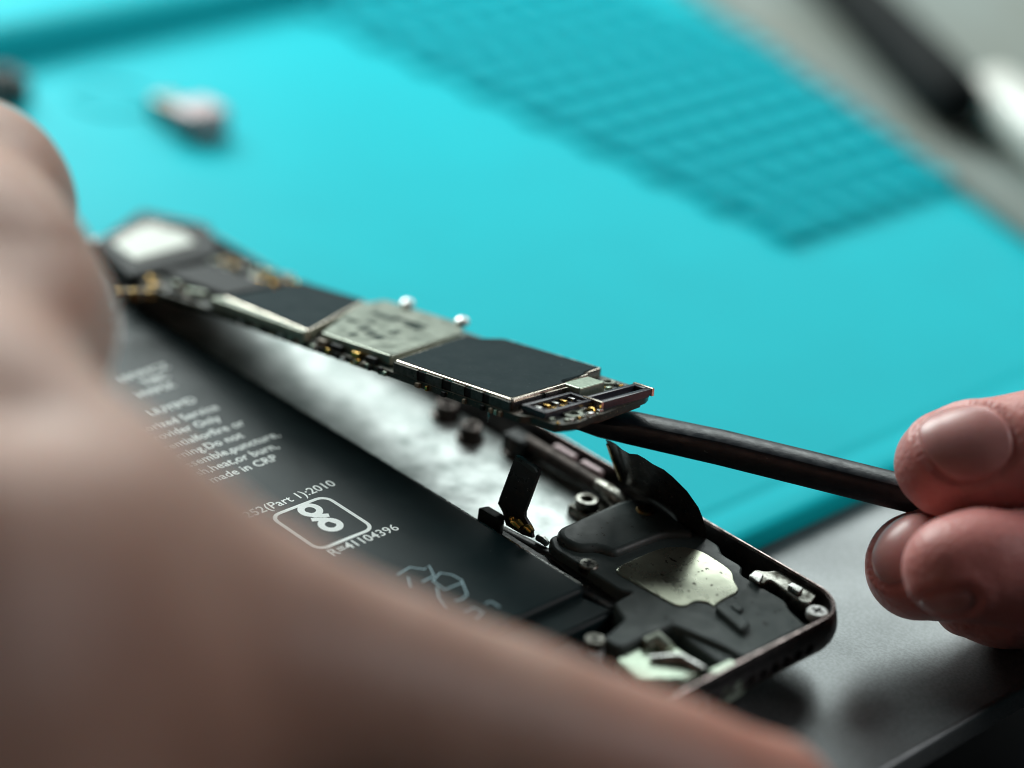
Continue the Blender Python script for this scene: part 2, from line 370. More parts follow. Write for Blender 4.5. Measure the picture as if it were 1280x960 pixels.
# ------------------------------------------------------------------ phone
phone = thing('phone', 'opened smartphone housing with black battery and speaker, its screen removed', 'phone', (-69, 33.5, 0))
def phone_loops(spec, R=6.4, n=10):
    return [(rrect(-138+i, 0-i, i, 67-i, max(0.8, R-i), n), z) for i, z in spec]
def loft(loops, cap0=True, cap1=True):
    n = len(loops[0][0]); vs = []; fs = []
    for q, z in loops: vs += [(x,y,z) for x,y in q]
    for l in range(len(loops)-1):
        for i in range(n): fs.append((l*n+i, l*n+(i+1)%n, (l+1)*n+(i+1)%n, (l+1)*n+i))
    if cap0: fs.append(tuple(range(n-1,-1,-1)))
    if cap1: fs.append(tuple(range((len(loops)-1)*n, len(loops)*n)))
    return MB().add(vs, fs)
shell = build(loft(phone_loops([(2.6,0.02),(1.5,0.25),(0.7,0.8),(0.2,1.7),(0.0,2.8),(0.1,3.8),(0.3,4.6),(0.55,5.25),(0.8,5.5),(1.2,5.5),(1.25,0.9)])), 'housing', 'housing', phone)
# speaker grille holes along the bottom edge, cut into the housing
cut = MB()
for i in range(10):
    y = 36.6+i*2.3
    cut.tube([(-1.2,y,2.7),(1.5,y,2.7)], [0.82,0.82], 16)
cutter = build(cut, 'cutter', 'chip_dark', phone)
md = shell.modifiers.new('holes', 'BOOLEAN'); md.object = cutter; md.operation = 'DIFFERENCE'; md.solver = 'EXACT'
bpy.context.view_layer.update()
me = bpy.data.meshes.new_from_object(shell.evaluated_get(bpy.context.evaluated_depsgraph_get()))
shell.modifiers.clear(); shell.data = me; bpy.data.objects.remove(cutter)
for p in me.polygons: p.use_smooth = True
me.set_sharp_from_angle(angle=math.radians(30))
build(loft(phone_loops([(0.56,5.3),(0.6,5.64),(0.72,5.8),(0.98,5.8),(1.1,5.64),(1.12,5.2)]), False, False), 'rim', 'rim_metal', phone)
# inner metal plate beside the battery
plate = build(MB().bprism(rnd(rect(-131,-36.5,43.2,64.9), 2), 0.9, 1.25, 0.15, 2), 'inner_plate', 'inner_plate', phone)
build(MB().bprism(rnd(rect(-36.3,-33.6,47.5,64.9), 0.6), 0.9, 1.6, 0.15, 2), 'plate_strip', 'steel', phone)
# battery
batt = build(MB().bprism(rrect(-118,-24.5,3.6,42.2,1.6,5), 1.0, 4.6, 0.8, 5), 'battery', 'battery_black', phone)
build(MB().bprism(rnd([(-25.2,4.6),(-19.6,4.6),(-19.6,42.6),(-25.2,41.2)], 0.8), 1.0, 3.5, 0.7, 4), 'battery_flap', 'battery_black', batt)
build(MB().ribbon([(-117,41.9),(-25.5,41.9)], 0.22, 4.48), 'edge_seam', 'steel', batt)
ZT = 4.625
FS = 2.15
lines = [('LIVVMCZ',-99.6,34.2),('TIBC',-97.2,32.4),('HVIMX',-94.6,31.4),('LIUYIMD',-89.6,31.2),('Authorized Service',-86.3,32.4),('Provider Only',-83.7,30.6),
         ('Potentialforfire or',-80.9,32.6),('burning.Do not',-78.3,30.2),('disassemble,puncture,',-75.8,34.5),('crush,heat,or burn,',-73.4,32.3),('made in CRP',-71.0,30.2)]
for t, x, y in lines: text_part(t, FS, (x, y), ZT, 'print_white', batt)
text_part('S 3252(Part 1):2010', 2.2, (-61.6, 32.2), ZT, 'print_white', batt)
text_part('R=41104396', 2.2, (-48.5, 31.6), ZT, 'print_white', batt)
emb = MB().ribbon(rrect(-60.3,-50.6,19.5,28.9,1.5,5), 0.55, ZT, True)
def zp(x, y): return tuple(onz((240+x/4.5714, 560+y/4.5714), ZT)[:2])
def chaikin(p, n=2):
    for _ in range(n):
        q = [p[0]]
        for a, b in zip(p, p[1:]):
            q += [(a[0]*.75+b[0]*.25, a[1]*.75+b[1]*.25), (a[0]*.25+b[0]*.75, a[1]*.25+b[1]*.75)]
        p = q+[p[-1]]
    return p
for cen, other in (((676,355),(792,438)), ((792,438),(676,355))):
    c_ = np.array(zp(*cen)); o_ = np.array(zp(*other))
    emb.ribbon([(c_[0]+1.22*math.cos(2*math.pi*i/28), c_[1]+1.22*math.sin(2*math.pi*i/28)) for i in range(28)], 0.95, ZT+0.004, True)
emb.ribbon([zp(640,372), zp(700,388), zp(783,384)], 0.85, ZT+0.008); emb.ribbon([zp(826,424), zp(766,406), zp(682,410)], 0.85, ZT+0.012)
build(emb, 'printed_emblem', 'print_white', batt, smooth=0)
ic = MB()
def ip(x, y): return tuple(onz((480+x/7.11, 680+y/7.11), ZT)[:2])
for k_, poly in enumerate(([(120,270),(230,205),(360,225),(400,190),(445,280),(340,335)], [(430,330),(500,255),(610,275),(690,320),(740,450),(690,490),(630,500)],
             [(440,330),(540,405),(690,345)], [(215,290),(240,380)], [(470,380),(490,470),(560,560)], [(900,530),(950,510),(1030,560)], [(720,600),(800,560),(880,600),(820,660)])):
    ic.ribbon([ip(*q) for q in poly], 0.22, ZT+0.003*k_)
build(ic, 'printed_icons', 'print_blue', batt, smooth=0)

# standing flex connector tab next to the battery edge
tab_t = MB()
def sheet(pts_px, yfun, th):
    """thin upright sheet: outline pixels placed on a near-vertical surface y = yfun(x,z)"""
    out = []
    for q in pts_px:
        p = ony(q, 45.5)
        for _ in range(4): p = ony(q, yfun(p))
        out.append(p)
    n = len(out); N_ = np.zeros(3)
    for i in range(n): N_ += np.cross(out[i], out[(i+1)%n])
    N_ /= np.linalg.norm(N_)
    vs = [p-N_*th/2 for p in out]+[p+N_*th/2 for p in out]
    return MB().add(vs, [tuple(range(n-1,-1,-1)), tuple(range(n,2*n))]+[(i,(i+1)%n,n+(i+1)%n,n+i) for i in range(n)])
tabpx = [(646,569),(652,571),(670,583),(675,588),(674,594),(657,640),(657,646),(665,659),(667,672),(655,668),(634,656),(630,640),(624,629),(626,622)]
tab = build(sheet(tabpx, lambda p: 45.0+(p[2]-4)*0.10, 0.5), 'flex_tab', 'flex_black', phone)
edge_px = [(646,571),(652,573),(669,585),(672,590),(669,591),(650,577),(645,576)]
build(sheet(edge_px, lambda p: 44.6+(p[2]-4)*0.10, 0.5), 'edge_highlight', 'plastic_grey', tab)  # frame edge in lighter grey, gives the tab its bevel highlight
g = MB()
for (a_, b_, r_) in (((641,652),(652,660),0.75),((657,659),(665,665),0.62),((638,648),(641,652),0.5)):
    g.tube([ony(a_,43.9), (ony(a_,43.9)+ony(b_,43.9))/2+np.array([0,0,0.15]), ony(b_,43.9)], [r_*0.7, r_, r_*0.75], 10)
build(g, 'contact', 'gold', tab)
# black channel with spring contacts between battery and plate
ch = build(MB().bprism(rnd(rect(-45.5,-21,42.5,44.9), 0.5), 0.9, 3.0, 0.3, 2), 'flex_strip', 'flex_black', phone)
build(MB().bprism(rnd([(-45.8,43.0),(-41.5,43.0),(-42.2,44.6),(-45.4,44.6)], 0.3), 2.9, 5.4, 0.2, 2), 'strip_clip', 'plastic_black', ch)
for a_, b_, r_, m_ in (((733,692),(741,699),0.7,'steel'),((741,706),(748,712),0.7,'steel'),((748,712),(752,716),0.5,'gold'),((672,672),(684,680),0.55,'steel'),((688,684),(704,692),0.4,'gold')):
    pa, pb = onz(a_, 3.4), onz(b_, 3.4)
    build(MB().tube([pa, (pa+pb)/2+np.array([0,0,0.2]), pb], [r_*0.8, r_, r_*0.8], 10), 'spring_contact', m_, ch)
flexline = MB().tube([(-45,45.6,2.2),(-38,45.9,2.6),(-33,45.7,3.2),(-28,45.0,3.0),(-22,44.6,2.6)], [(0.9,0.35)]*5, 10)
build(flexline, 'flex_tail', 'flex_black', ch)

# screw posts on the plate
def post(cx, cy, h, r=1.6, m='dirty_steel', base=1.2):
    o = build(MB().lathe(cx, cy, [(r*1.25,base),(r*1.25,base+0.6),(r,base+0.8),(r,h-0.2),(r-0.2,h),(r*0.55,h),(r*0.5,h-0.9)], 20), 'screw_post', m, phone)
    return o
post(-41.2, 59.6, 3.6, 1.7); post(-64.8, 60.6, 3.6, 1.6, 'bronze'); post(-71.5, 62.2, 3.6, 1.7, 'bronze'); post(-58.0, 63.2, 4.0, 1.6, 'bronze')
build(MB().bprism(rnd([(-43,57.5),(-39,57.5),(-36.5,60),(-36.5,64.5),(-41,64.5)], 0.8), 1.2, 2.6, 0.4, 3), 'post_bracket', 'dirty_steel', phone)
# side bracket bars along the far wall
build(MB().tube([(-57,63.9,3.6),(-50,63.7,3.6),(-42.5,63.5,3.6)], [1.1,1.2,1.1], 12), 'side_bar', 'bronze', phone)
for xa, xb in ((-52.5,-48.3),(-47.2,-43.3)):
    build(MB().bprism(rnd(rect(xa,xb,64.1,65.2), 0.4), 3.9, 5.2, 0.3, 3), 'bar_highlight', 'pink_metal', phone)  # pinkish blocks, the side bar's bright highlights built as pieces
build(MB().tube([(-42.5,63.2,4.0),(-40,62.6,4.3),(-36.5,61.8,4.3),(-34.5,61.6,3.9)], [0.9,1.1,1.2,0.7], 12), 'bracket_arm', 'dirty_steel', phone)
build(MB().bprism(rnd(rect(-60,-56,61.8,65), 0.6), 1.2, 4.4, 0.5, 3), 'corner_block', 'plastic_black', phone)
# lifted black flex fan, standing at the far wall
fan_px = [(757,549),(765,551),(776,560),(786,567),(797,568),(812,577),(830,587),(848,603),(862,618),(874,636),(881,657),(884,682),(876,680),(862,668),(846,650),(828,636),(806,624),(792,612),(778,604),(768,580)]
def fan_surface(px, th, yoff=0.0):
    """curved upright sheet with vertical folds"""
    top = [(757,549),(763,551),(770,555),(778,562),(787,567),(797,568),(806,573),(816,580),(830,587),(841,596),(850,605),(859,614),(866,624),(873,634),(878,646),(882,660)]
    bot = [(775,606),(778,608),(782,610),(787,612),(793,615),(800,619),(808,623),(816,628),(826,634),(834,640),(842,647),(850,655),(857,661),(865,668),(873,676),(884,688)]
    vs = []; fs = []; nr = 7; nc = len(top)
    for side in (-1, 1):
        for k in range(nc):
            yb = 63.2-0.9*math.cos(k*1.55)*max(0, 1-k/7.0)+0.08*k
            for r in range(nr+1):
                t = r/nr; q = (top[k][0]*(1-t)+bot[k][0]*t, top[k][1]*(1-t)+bot[k][1]*t)
                y = yb-6.0*math.sin(math.pi*min(1, (k+3)/18.5))*(1-t)**0.8+0.3*math.sin(t*3)+side*th/2+yoff
                vs.append(ony(q, y))
    S = nc*(nr+1)
    for s in range(2):
        for k in range(nc-1):
            for r in range(nr):
                a = s*S+k*(nr+1)+r; fs.append((a,a+1,a+nr+2,a+nr+1) if s else (a,a+nr+1,a+nr+2,a+1))
    for k in range(nc-1):
        for r in (0, nr):
            a = k*(nr+1)+r; fs.append((a,a+nr+1,S+a+nr+1,S+a))
    for r in range(nr):
        for k in (0, nc-1):
            a = k*(nr+1)+r; fs.append((a,a+1,S+a+1,S+a))
    return MB().add(vs, fs)
fan = build(fan_surface(fan_px, 0.4), 'flex_cable', 'flex_black', phone, smooth=50)
build(MB().tube([ony((760,556),58.6), ony((766,575),60.0), ony((776,600),61.4)], [(0.35,0.2)]*3, 8), 'trace', 'brass_dull', fan)

# speaker module
spk = build(MB().bprism(rnd([(-36.0,46.6),(-33.6,45.0),(-21.6,45.0),(-20.4,46.2),(-20.2,42.0),(-16.8,40.6),(-15.4,35.2),(-12.6,35.2),(-12.4,44.6),(-7.0,46.0),(-4.6,46.5),(-2.0,46.5),(-2.0,58.8),(-6.0,60.0),(-7.4,61.2),(-15.2,61.2),(-16.2,63.0),(-20,63.0),(-21.6,64.4),(-34.8,64.6)], 0.9, 4), 0.9, 4.6, 0.35, 3), 'speaker', 'plastic_grey', phone)
build(MB().bprism(rnd([(-36.2,48.2),(-34.2,46.4),(-31.0,46.8),(-29.6,49.4),(-27.4,50.0),(-27.0,59.6),(-24.4,63.2),(-35.0,64.2),(-36.4,61.0)], 1.8, 6), 4.4, 5.5, 0.9, 5), 'raised_lid', 'plastic_grey', spk)
pl_px = [(769,714),(775,707),(812,690),(834,683),(862,684),(880,690),(905,706),(916,715),(917,726),(925,738),(898,752),(892,758),(886,752),(868,750),(858,757),(845,756),(822,744)]
build(MB().bprism(rnd([tuple(onz(q,4.8)[:2]) for q in pl_px], 1.0, 4), 4.5, 4.8, 0.1, 2), 'metal_plate', 'speaker_plate', spk)
def px_prism(px, z0, z1, r=0.5, b=0.2): return MB().bprism(rnd([tuple(onz(q,z1)[:2]) for q in px], r, 4), z0, z1, b, 3)
# ridges and pocket beside the plate
build(px_prism([(893,757),(903,750),(940,778),(930,789)], 4.4, 5.5, 0.8, 0.4), 'ridge', 'plastic_grey', spk)
build(px_prism([(912,756),(920,751),(932,760),(924,765)], 4.4, 5.0, 0.6, 0.3), 'ridge', 'plastic_grey', spk)
build(px_prism([(849,791),(870,774),(892,777),(926,800),(935,818),(908,833),(900,828)], 0.9, 3.9, 1.0, 0.5), 'side_step', 'plastic_grey', spk)
def screw(cx, cy, z, r, m, parent, ang=0.4):
    s = build(MB().lathe(cx, cy, [(r*0.9,z-1.2),(r,z-0.9),(r,z-0.2),(r*0.88,z),(r*0.2,z+0.02)], 24), 'screw', m, parent) if parent is not phone else build(MB().lathe(cx, cy, [(r*0.9,z-1.2),(r,z-0.9),(r,z-0.2),(r*0.88,z),(r*0.2,z+0.02)], 24), 'screw', m, parent)
    c_ = MB()
    for a in (ang, ang+math.pi/2):
        dx, dy = math.cos(a), math.sin(a); w_ = r*0.14; l_ = r*0.55
        c_.prism([(cx+dx*l_-dy*w_, cy+dy*l_+dx*w_), (cx-dx*l_-dy*w_, cy-dy*l_+dx*w_), (cx-dx*l_+dy*w_, cy-dy*l_-dx*w_), (cx+dx*l_+dy*w_, cy+dy*l_-dx*w_)], z-0.1, z+(0.035 if a == ang else 0.04))
    if parent is phone: build(c_, 'cross_slot', 'chip_dark', s)
    return s
scr = onz((1022,763), 5.65); screw(scr[0], scr[1], 5.65, 1.4, 'solder', phone, 0.2)
scr = onz((807,636), 5.8); screw(scr[0], scr[1], 5.8, 1.25, 'brass_dull', phone, 0.9)
scr = onz((736,704), 4.9); screw(scr[0], scr[1], 4.9, 1.3, 'dirty_steel', phone, 0.5)
scr = onz((744,798), 4.4); screw(scr[0], scr[1], 4.4, 1.3, 'dirty_steel', phone, 0.1)
# corner bracket
br = build(px_prism([(935,719),(944,711),(956,714),(972,712),(990,722),(1012,735),(1022,744),(1014,754),(1004,754),(962,724),(954,731)], 3.2, 5.0, 0.6, 0.2), 'corner_bracket', 'dirty_steel', phone)
build(px_prism([(984,731),(990,727),(1005,735),(999,741)], 5.1, 5.5, 0.3, 0.15), 'bracket_tab', 'steel', br)
build(px_prism([(936,719),(944,712),(955,718),(950,729)], 5.1, 5.4, 0.3, 0.15), 'bracket_tab', 'steel', br)
build(MB().bprism(rnd([(-2.6,47.5),(-1.9,47.5),(-1.9,59.5),(-2.6,59.0)], 0.2), 3.0, 4.6, 0.1, 2), 'end_gasket', 'plastic_black', phone)
# connector shield near the bottom centre
cs = build(px_prism([(770,822),(815,797),(838,802),(862,818),(880,836),(855,850),(800,850)], 0.9, 3.6, 0.8, 0.5), 'connector_shield', 'silver_green', phone)
build(MB().tube([onz((806,806),3.9), onz((822,800),4.2), onz((838,812),4.0)], [0.9,1.2,0.8], 12), 'shield_spring', 'can_pale', cs)
build(MB().tube([onz((812,824),3.8), onz((850,822),4.2), onz((880,838),3.8)], [0.5,0.6,0.5], 10), 'shield_spring', 'steel', cs)
scr = onz((922,836), 4.4)
build(MB().bprism(rnd([(scr[0]-2.4,scr[1]-3),(scr[0]+1.0,scr[1]-3),(scr[0]+1.0,scr[1]+1.5),(scr[0]-2.4,scr[1]+1.5)], 0.8), 0.9, 4.2, 0.4, 3), 'corner_lug', 'silver_green', phone)
build(MB().bprism(rnd(rect(-19,-2.2,2.4,33), 1), 0.9, 3.2, 0.4, 3), 'bottom_module', 'plastic_black', phone)
build(MB().bprism(rnd(rect(-134,-119.5,3,45), 2), 0.9, 3.4, 0.6, 3), 'top_module', 'plastic_black', phone)

# ------------------------------------------------------------------ logic board, lifted at its tip
EX = np.array([0.98536152, 0, 0.17047777]); EY = np.array([0.01352658, 0.99684721, -0.07818363]); EZ = np.cross(EX, EY); BO = np.array([-42.4, 43, 23.2])
MBD = Matrix([[EX[i], EY[i], EZ[i], BO[i]*MM] for i in range(3)]+[[0,0,0,1]])
board = thing('circuit_board', 'long dark circuit board with shielded chips, its end pried up by a black stick', 'circuit board', None, MBD)
def bp(mb, name, m, parent=None, **k): return build(mb, name, m, parent or board, local=True, **k)
def onb(q, h=0):
    v = ray(q); p0 = BO+EZ*h; t = ((p0-CAM)@EZ)/(v@EZ); X = CAM+v*t-BO
    return (float(X@EX), float(X@EY))
outline = [(-79,-1.0),(-70,-1.6),(-60,-1.4),(-46,-1.2),(-24,-0.9),(2.0,-0.6),(3.0,0.6),(6.5,0.7),(7.6,1.2),(8.2,4.0),(7.6,7.6),(7.8,9.0),(6.4,18.8),(5.4,20.6),(3.0,21.2),(-4,21.0),(-22,20.2),(-30,20.8),(-46,19.8),(-58,18.0),(-72,19.5),(-84,20.0),(-86,10)]
pcb = bp(MB().prism(rnd(outline, 0.5, 3), -2.45, -1.6), 'substrate', 'pcb')
bp(MB().ribbon(rnd(inset(ccw(outline), 0.25), 0.5, 3), 0.4, -1.588, True), 'edge_trace', 'pcb_edge', pcb, smooth=0)
bp(MB().prism(inset(ccw([(2.6,1.0),(6.5,1.2),(7.4,4),(6.9,7.6),(7.2,9),(6.0,18.4),(3,20.6),(-3,20.4),(-3,1.0)]), 0.1), -3.0, -2.45), 'under_layer', 'pcb_edge', pcb)

def can(x0, x1, y0, y1, poly=None, top='can_sticker', wall='can_wall', rim='can_rim', gaps=(), name='shield_can', lip=0.42, zt=0.0):
    pl = poly or rect(x0, x1, y0, y1); pr = rnd(pl, 0.5, 3)
    c = bp(MB().bprism(pr, -1.35+zt, zt, 0.22, 3), name, rim)
    bp(MB().prism(inset(ccw(pr), lip), zt-0.05, zt+0.05), 'sticker', top, c)
    return c
# main shielded chip
c1 = can(0,0,0,0, poly=[(-21.6,-0.4),(0,0),(-0.6,11.2),(-1.5,11.2),(-1.6,16.4),(-2.2,16.4),(-2.6,20.0),(-20.2,19.0),(-22.4,16.2),(-24.6,16.0)], lip=0.5)
wall = MB(); xs = -21.5; random.seed(3)
segs = [(-21.5,-16.9),(-15.4,-12.3),(-10.6,-8.2),(-7.0,-4.9),(-3.7,-0.05)]
for a_, b_ in segs: bp(MB().box(a_, b_, -0.34+a_*0.018, -0.02+a_*0.018+0.25, -2.3, -0.25), 'wall_segment', 'can_wall', c1)
for a_, b_ in zip([q[1] for q in segs], [q[0] for q in segs][1:]): bp(MB().box(a_, b_, -0.22+a_*0.018, 0.3+a_*0.018, -2.28, -0.35), 'notch_shade', 'chip_dark', c1)  # dark blocks fill the gaps, shade of the open notches as colour
for a_, b_ in ((0.05,5.4),(6.2,11.1)): bp(MB().box(-0.35, 0.06, a_, b_, -1.6, -0.3), 'wall_segment', 'can_rim', c1)
bp(MB().box(-1.0,-0.1,0.3,11,-1.6,-0.4), 'notch_shade', 'chip_dark', c1)  # dark block for the shade behind the end wall
for x, w_, m_ in ((-16.3,0.8,'ceramic'),(-14.6,0.35,'gold'),(-11.5,0.7,'chip_dark'),(-7.7,0.5,'ceramic'),(-4.4,0.6,'chip_dark'),(-2.9,0.5,'ceramic'),(-2.0,0.5,'silver_green'),(-1.2,0.5,'ceramic')):
    bp(MB().bprism(rect(x-w_/2,x+w_/2,-0.95+x*0.02,-0.1), -2.4, -1.75, 0.1, 2), 'capacitor', m_)
bp(MB().tube([(-3.2,-1.0,-2.3),(-2.9,-1.2,-3.0),(-2.95,-1.25,-3.6)], [0.1,0.09,0.06], 6), 'loose_wire', 'steel')
# pale shielded section
c2 = can(0,0,0,0, poly=[(-37.0,0.2),(-23.2,0.4),(-25.6,16.2),(-28.6,19.4),(-44.2,18.8),(-44.8,14)], top='can_pale', rim='can_pale', lip=0.35)
for (x, y, a_, b_) in ((-37.6,12.4,3.2,0.9),(-34.4,13.4,3.0,0.8),(-31.6,13.0,2.0,1.6),(-34.8,6.2,0.9,1.4),(-32.6,5.4,0.9,1.3),(-30.4,4.8,0.9,1.3),(-33.6,3.0,0.7,1.0),(-38.8,7.4,1.4,0.8),(-31.0,8.4,0.8,1.2),(-36.6,9.2,1.2,0.7)):
    bp(MB().prism(rnd(rect(x-a_*0.75,x+a_*0.75,y-b_*0.75,y+b_*0.75), 0.2, 2), 0.03, 0.075), 'opening', 'mark_green', c2)
for x, y in ((-28.4,18.9),(-39.6,18.9)):
    bp(MB().lathe(x, y, [(0.9,0.0),(1.05,0.3),(0.95,0.8),(0.5,1.1),(0.1,1.15)], 16), 'solder_blob', 'solder')
for x, m_, s_ in ((-29.0,'gold',0.7),(-33,'chip_dark',1.0),(-36,'ceramic',0.8),(-26,'chip_dark',0.9)):
    bp(MB().bprism(rect(x-s_,x+s_,-0.8,0.0), -1.6, -0.7, 0.12, 2), 'capacitor', m_)
# second dark chip with bright front strip
c3 = can(0,0,0,0, poly=[(-58.6,0.6),(-38.6,-0.8),(-45.6,16.4),(-58.2,15.6)], lip=0.3)
bp(MB().bprism(rnd([(-59.5,-1.2),(-38.4,-1.9),(-38.8,-0.6),(-58.8,0.6)], 0.3), -1.3, 0.05, 0.25, 3), 'front_strip', 'can_pale', c3)
# densely populated strip near the camera
random.seed(11)
k = 0
for x in np.arange(-78, -59.5, 1.55):
    for y in (-0.4, 1.3, 13.4, 15.0, 16.6, 18.0):
        if random.random() < 0.25: continue
        a_ = random.uniform(0.4, 0.7); b_ = random.uniform(0.3, 0.6); h = random.uniform(0.3, 1.1)
        bp(MB().bprism(rect(x-a_,x+a_,y-b_,y+b_), -1.6, -1.6+h, 0.1, 2), 'capacitor', random.choice(['ceramic','chip_dark','silver_green','can_pale','gold','chip_dark','steel']))
bp(MB().bprism(rnd(rect(-76,-61,3.2,12), 0.5), -1.6, -0.5, 0.2, 2), 'chip', 'chip_dark')
for i in range(5):
    q = onb((147+i*10, 362), -1.0)
    bp(MB().bprism(rnd(rect(q[0]-0.6,q[0]+0.4,q[1]-0.5,q[1]+0.8), 0.2), -2.4, -1.0, 0.2, 2), 'gold_terminal', 'ceramic' if i % 2 else 'brass_dull')
# tip: battery socket, long socket, small shield, ring hole, gold dot
TZ = -1.6
sk = bp(MB().bprism(rnd(rect(0.9,5.0,1.0,10.0), 0.4), TZ, TZ+0.35, 0.1, 2), 'battery_socket', 'conn_black')
for r_ in (rect(0.8,1.5,0.9,10.1), rect(4.4,5.1,0.9,10.1), rect(1.5,4.4,0.9,1.6), rect(1.5,4.4,9.4,10.1)):
    bp(MB().bprism(r_, TZ+0.3, TZ+1.05, 0.12, 2), 'socket_wall', 'conn_black', sk)
for i in range(5):
    y = 2.4+i*1.55
    bp(MB().bprism(rect(1.65,2.7,y,y+0.6), TZ+0.33, TZ+0.75, 0.1, 2), 'pin', 'gold' if i in (1,3) else 'steel', sk)
    bp(MB().bprism(rect(3.2,4.3,y,y+0.6), TZ+0.33, TZ+0.75, 0.1, 2), 'pin', 'gold' if i in (1,2) else 'conn_black', sk)
bp(MB().bprism(rnd(rect(-1.2,1.9,10.6,15.6), 0.3), TZ, 0.0, 0.2, 3), 'small_shield', 'silver_green')
fp = bp(MB().bprism(rnd(rect(3.6,6.6,10.0,19.4), 0.4), TZ, TZ+0.4, 0.1, 2), 'long_socket', 'conn_black')
for r_ in (rect(3.5,4.2,9.8,19.6), rect(5.8,6.7,9.8,19.6), rect(4.2,5.8,9.8,10.5), rect(4.2,5.8,18.9,19.6)):
    bp(MB().bprism(r_, TZ+0.35, TZ+1.1, 0.15, 2), 'socket_wall', 'conn_black', fp)
for r_ in (rect(3.4,6.8,9.6,10.0), rect(3.4,6.8,19.45,19.9)): bp(MB().bprism(r_, TZ+0.1, TZ+1.2, 0.12, 2), 'end_clip', 'can_rim', fp)
for i in range(13):
    y = 10.9+i*0.6; bp(MB().box(3.0,3.55,y,y+0.3,TZ,TZ+0.35), 'pin', 'can_rim', fp)
def ringmesh(cx, cy, r0, r1, z0, z1, n=28):
    vs = []; fs = []
    for r_, z in ((r0,z0),(r1,z0),(r1,z1-0.08),(r1-0.08,z1),(r0+0.08,z1),(r0,z1-0.08)):
        vs += [(cx+r_*math.cos(2*math.pi*i/n), cy+r_*math.sin(2*math.pi*i/n), z) for i in range(n)]
    for l in range(6):
        for i in range(n): fs.append((l*n+i, l*n+(i+1)%n, ((l+1)%6)*n+(i+1)%n, ((l+1)%6)*n+i))
    return MB().add(vs, fs)
rg = bp(ringmesh(5.9,5.3,0.75,1.4,TZ-0.02,TZ+0.35), 'ring_pad', 'can_pale')
bp(MB().lathe(5.9,5.3,[(0.74,TZ+0.005),(0.70,TZ+0.012)],20), 'hole', 'chip_dark', rg)
bp(ringmesh(-0.6,19.0,0.6,1.1,TZ-0.02,TZ+0.4), 'ring_pad', 'can_pale')
bp(MB().lathe(6.2,8.4,[(0.55,TZ),(0.6,TZ+0.3),(0.4,TZ+0.6),(0.05,TZ+0.65)],16), 'gold_dot', 'gold')
for x, y, m_ in ((7.0,7.4,'solder'),(5.2,8.0,'solder'),(7.0,3.0,'can_pale'),(5.6,1.6,'can_pale'),(6.9,9.2,'steel'),(2.6,17.2,'can_pale'),(2.3,18.5,'ceramic'),(5.4,7.2,'can_pale'),(1.0,17.4,'silver_green'),(-0.5,17.0,'ceramic')):
    bp(MB().bprism(rect(x-0.3,x+0.3,y-0.4,y+0.4), TZ, TZ+0.35, 0.08, 2), 'capacitor', m_)
random.seed(5)
for k_ in range(34):
    x = random.choice([random.uniform(2.0,3.0), random.uniform(6.9,7.5), random.uniform(-1.0,3.0)]); y = random.uniform(1.2, 9.0) if x > 6 else random.uniform(16.0, 20.0)
    if x > 7.2 and y < 2.5: continue
    bp(MB().bprism(rect(x-0.2,x+0.2,y-0.15,y+0.15), TZ, TZ+random.uniform(0.15,0.4), 0.05, 2), 'capacitor', random.choice(['ceramic','solder','gold','can_pale','chip_dark']))
for k_ in range(48):
    x = random.uniform(-60,-22); w_ = random.uniform(0.25,0.6)
    bp(MB().bprism(rect(x-w_,x+w_,-1.3,-0.9+random.uniform(0,0.3)), -2.4, -1.6+random.uniform(-0.5,0.2), 0.08, 2), 'capacitor', random.choice(['ceramic','chip_dark','solder','silver_green','chip_dark','gold']))
# rear camera module at the far end
camm = thing('camera_module', 'metal camera module, painted pale for a window reflection, seated in the far corner of the phone', 'camera module', None, MBD@Matrix.Translation((-0.09,0.012,-0.003)))
def cbl(mb, name, m): 
    mb.v = [(x+90, y-12, z+3) for x, y, z in mb.v]; return build(mb, name, m, camm, local=True)
q = [onb(t, 0.3) for t in ((140,302),(170,324),(246,302),(228,288),(182,278))]
cbl(MB().bprism(rnd(q, 1.2), -1.0, 0.3, 0.4, 3), 'shield', 'camera_shield')
q2 = [onb(t, -0.3) for t in ((118,302),(163,344),(276,314),(262,280),(176,262))]
cbl(MB().bprism(rnd(q2, 1.5), -3.2, -0.3, 0.5, 3), 'base', 'chip_dark')

# ------------------------------------------------------------------ pry stick
sp = [P(700,519,340), P(726,523,339.5), P(752,528,339), P(790,535,338), P(900,559,336.5), P(1010,586,335), P(1130,616,333), P(1280,651,331), P(1500,703,328), P(1760,764,325)]
sec = []
for i in range(16):
    a = 2*math.pi*i/16; c_, s_ = math.cos(a), math.sin(a)
    sec.append((abs(c_)**0.5*(1 if c_ > 0 else -1), abs(s_)**0.5*(1 if s_ > 0 else -1)))
b = MB().tube(sp, [(2.4,0.35),(2.5,0.8),(2.4,1.45),(2.2,1.85),(2.15,2.05),(2.15,2.1),(2.15,2.1),(2.15,2.1),(2.15,2.1),(2.0,2.0)], 16, section=sec)
tag(build(b, 'pry_stick', 'spudger_black', origin=tuple(sp[3]), smooth=28), 'straight black plastic pry stick held in fingers under the circuit board', 'pry stick')

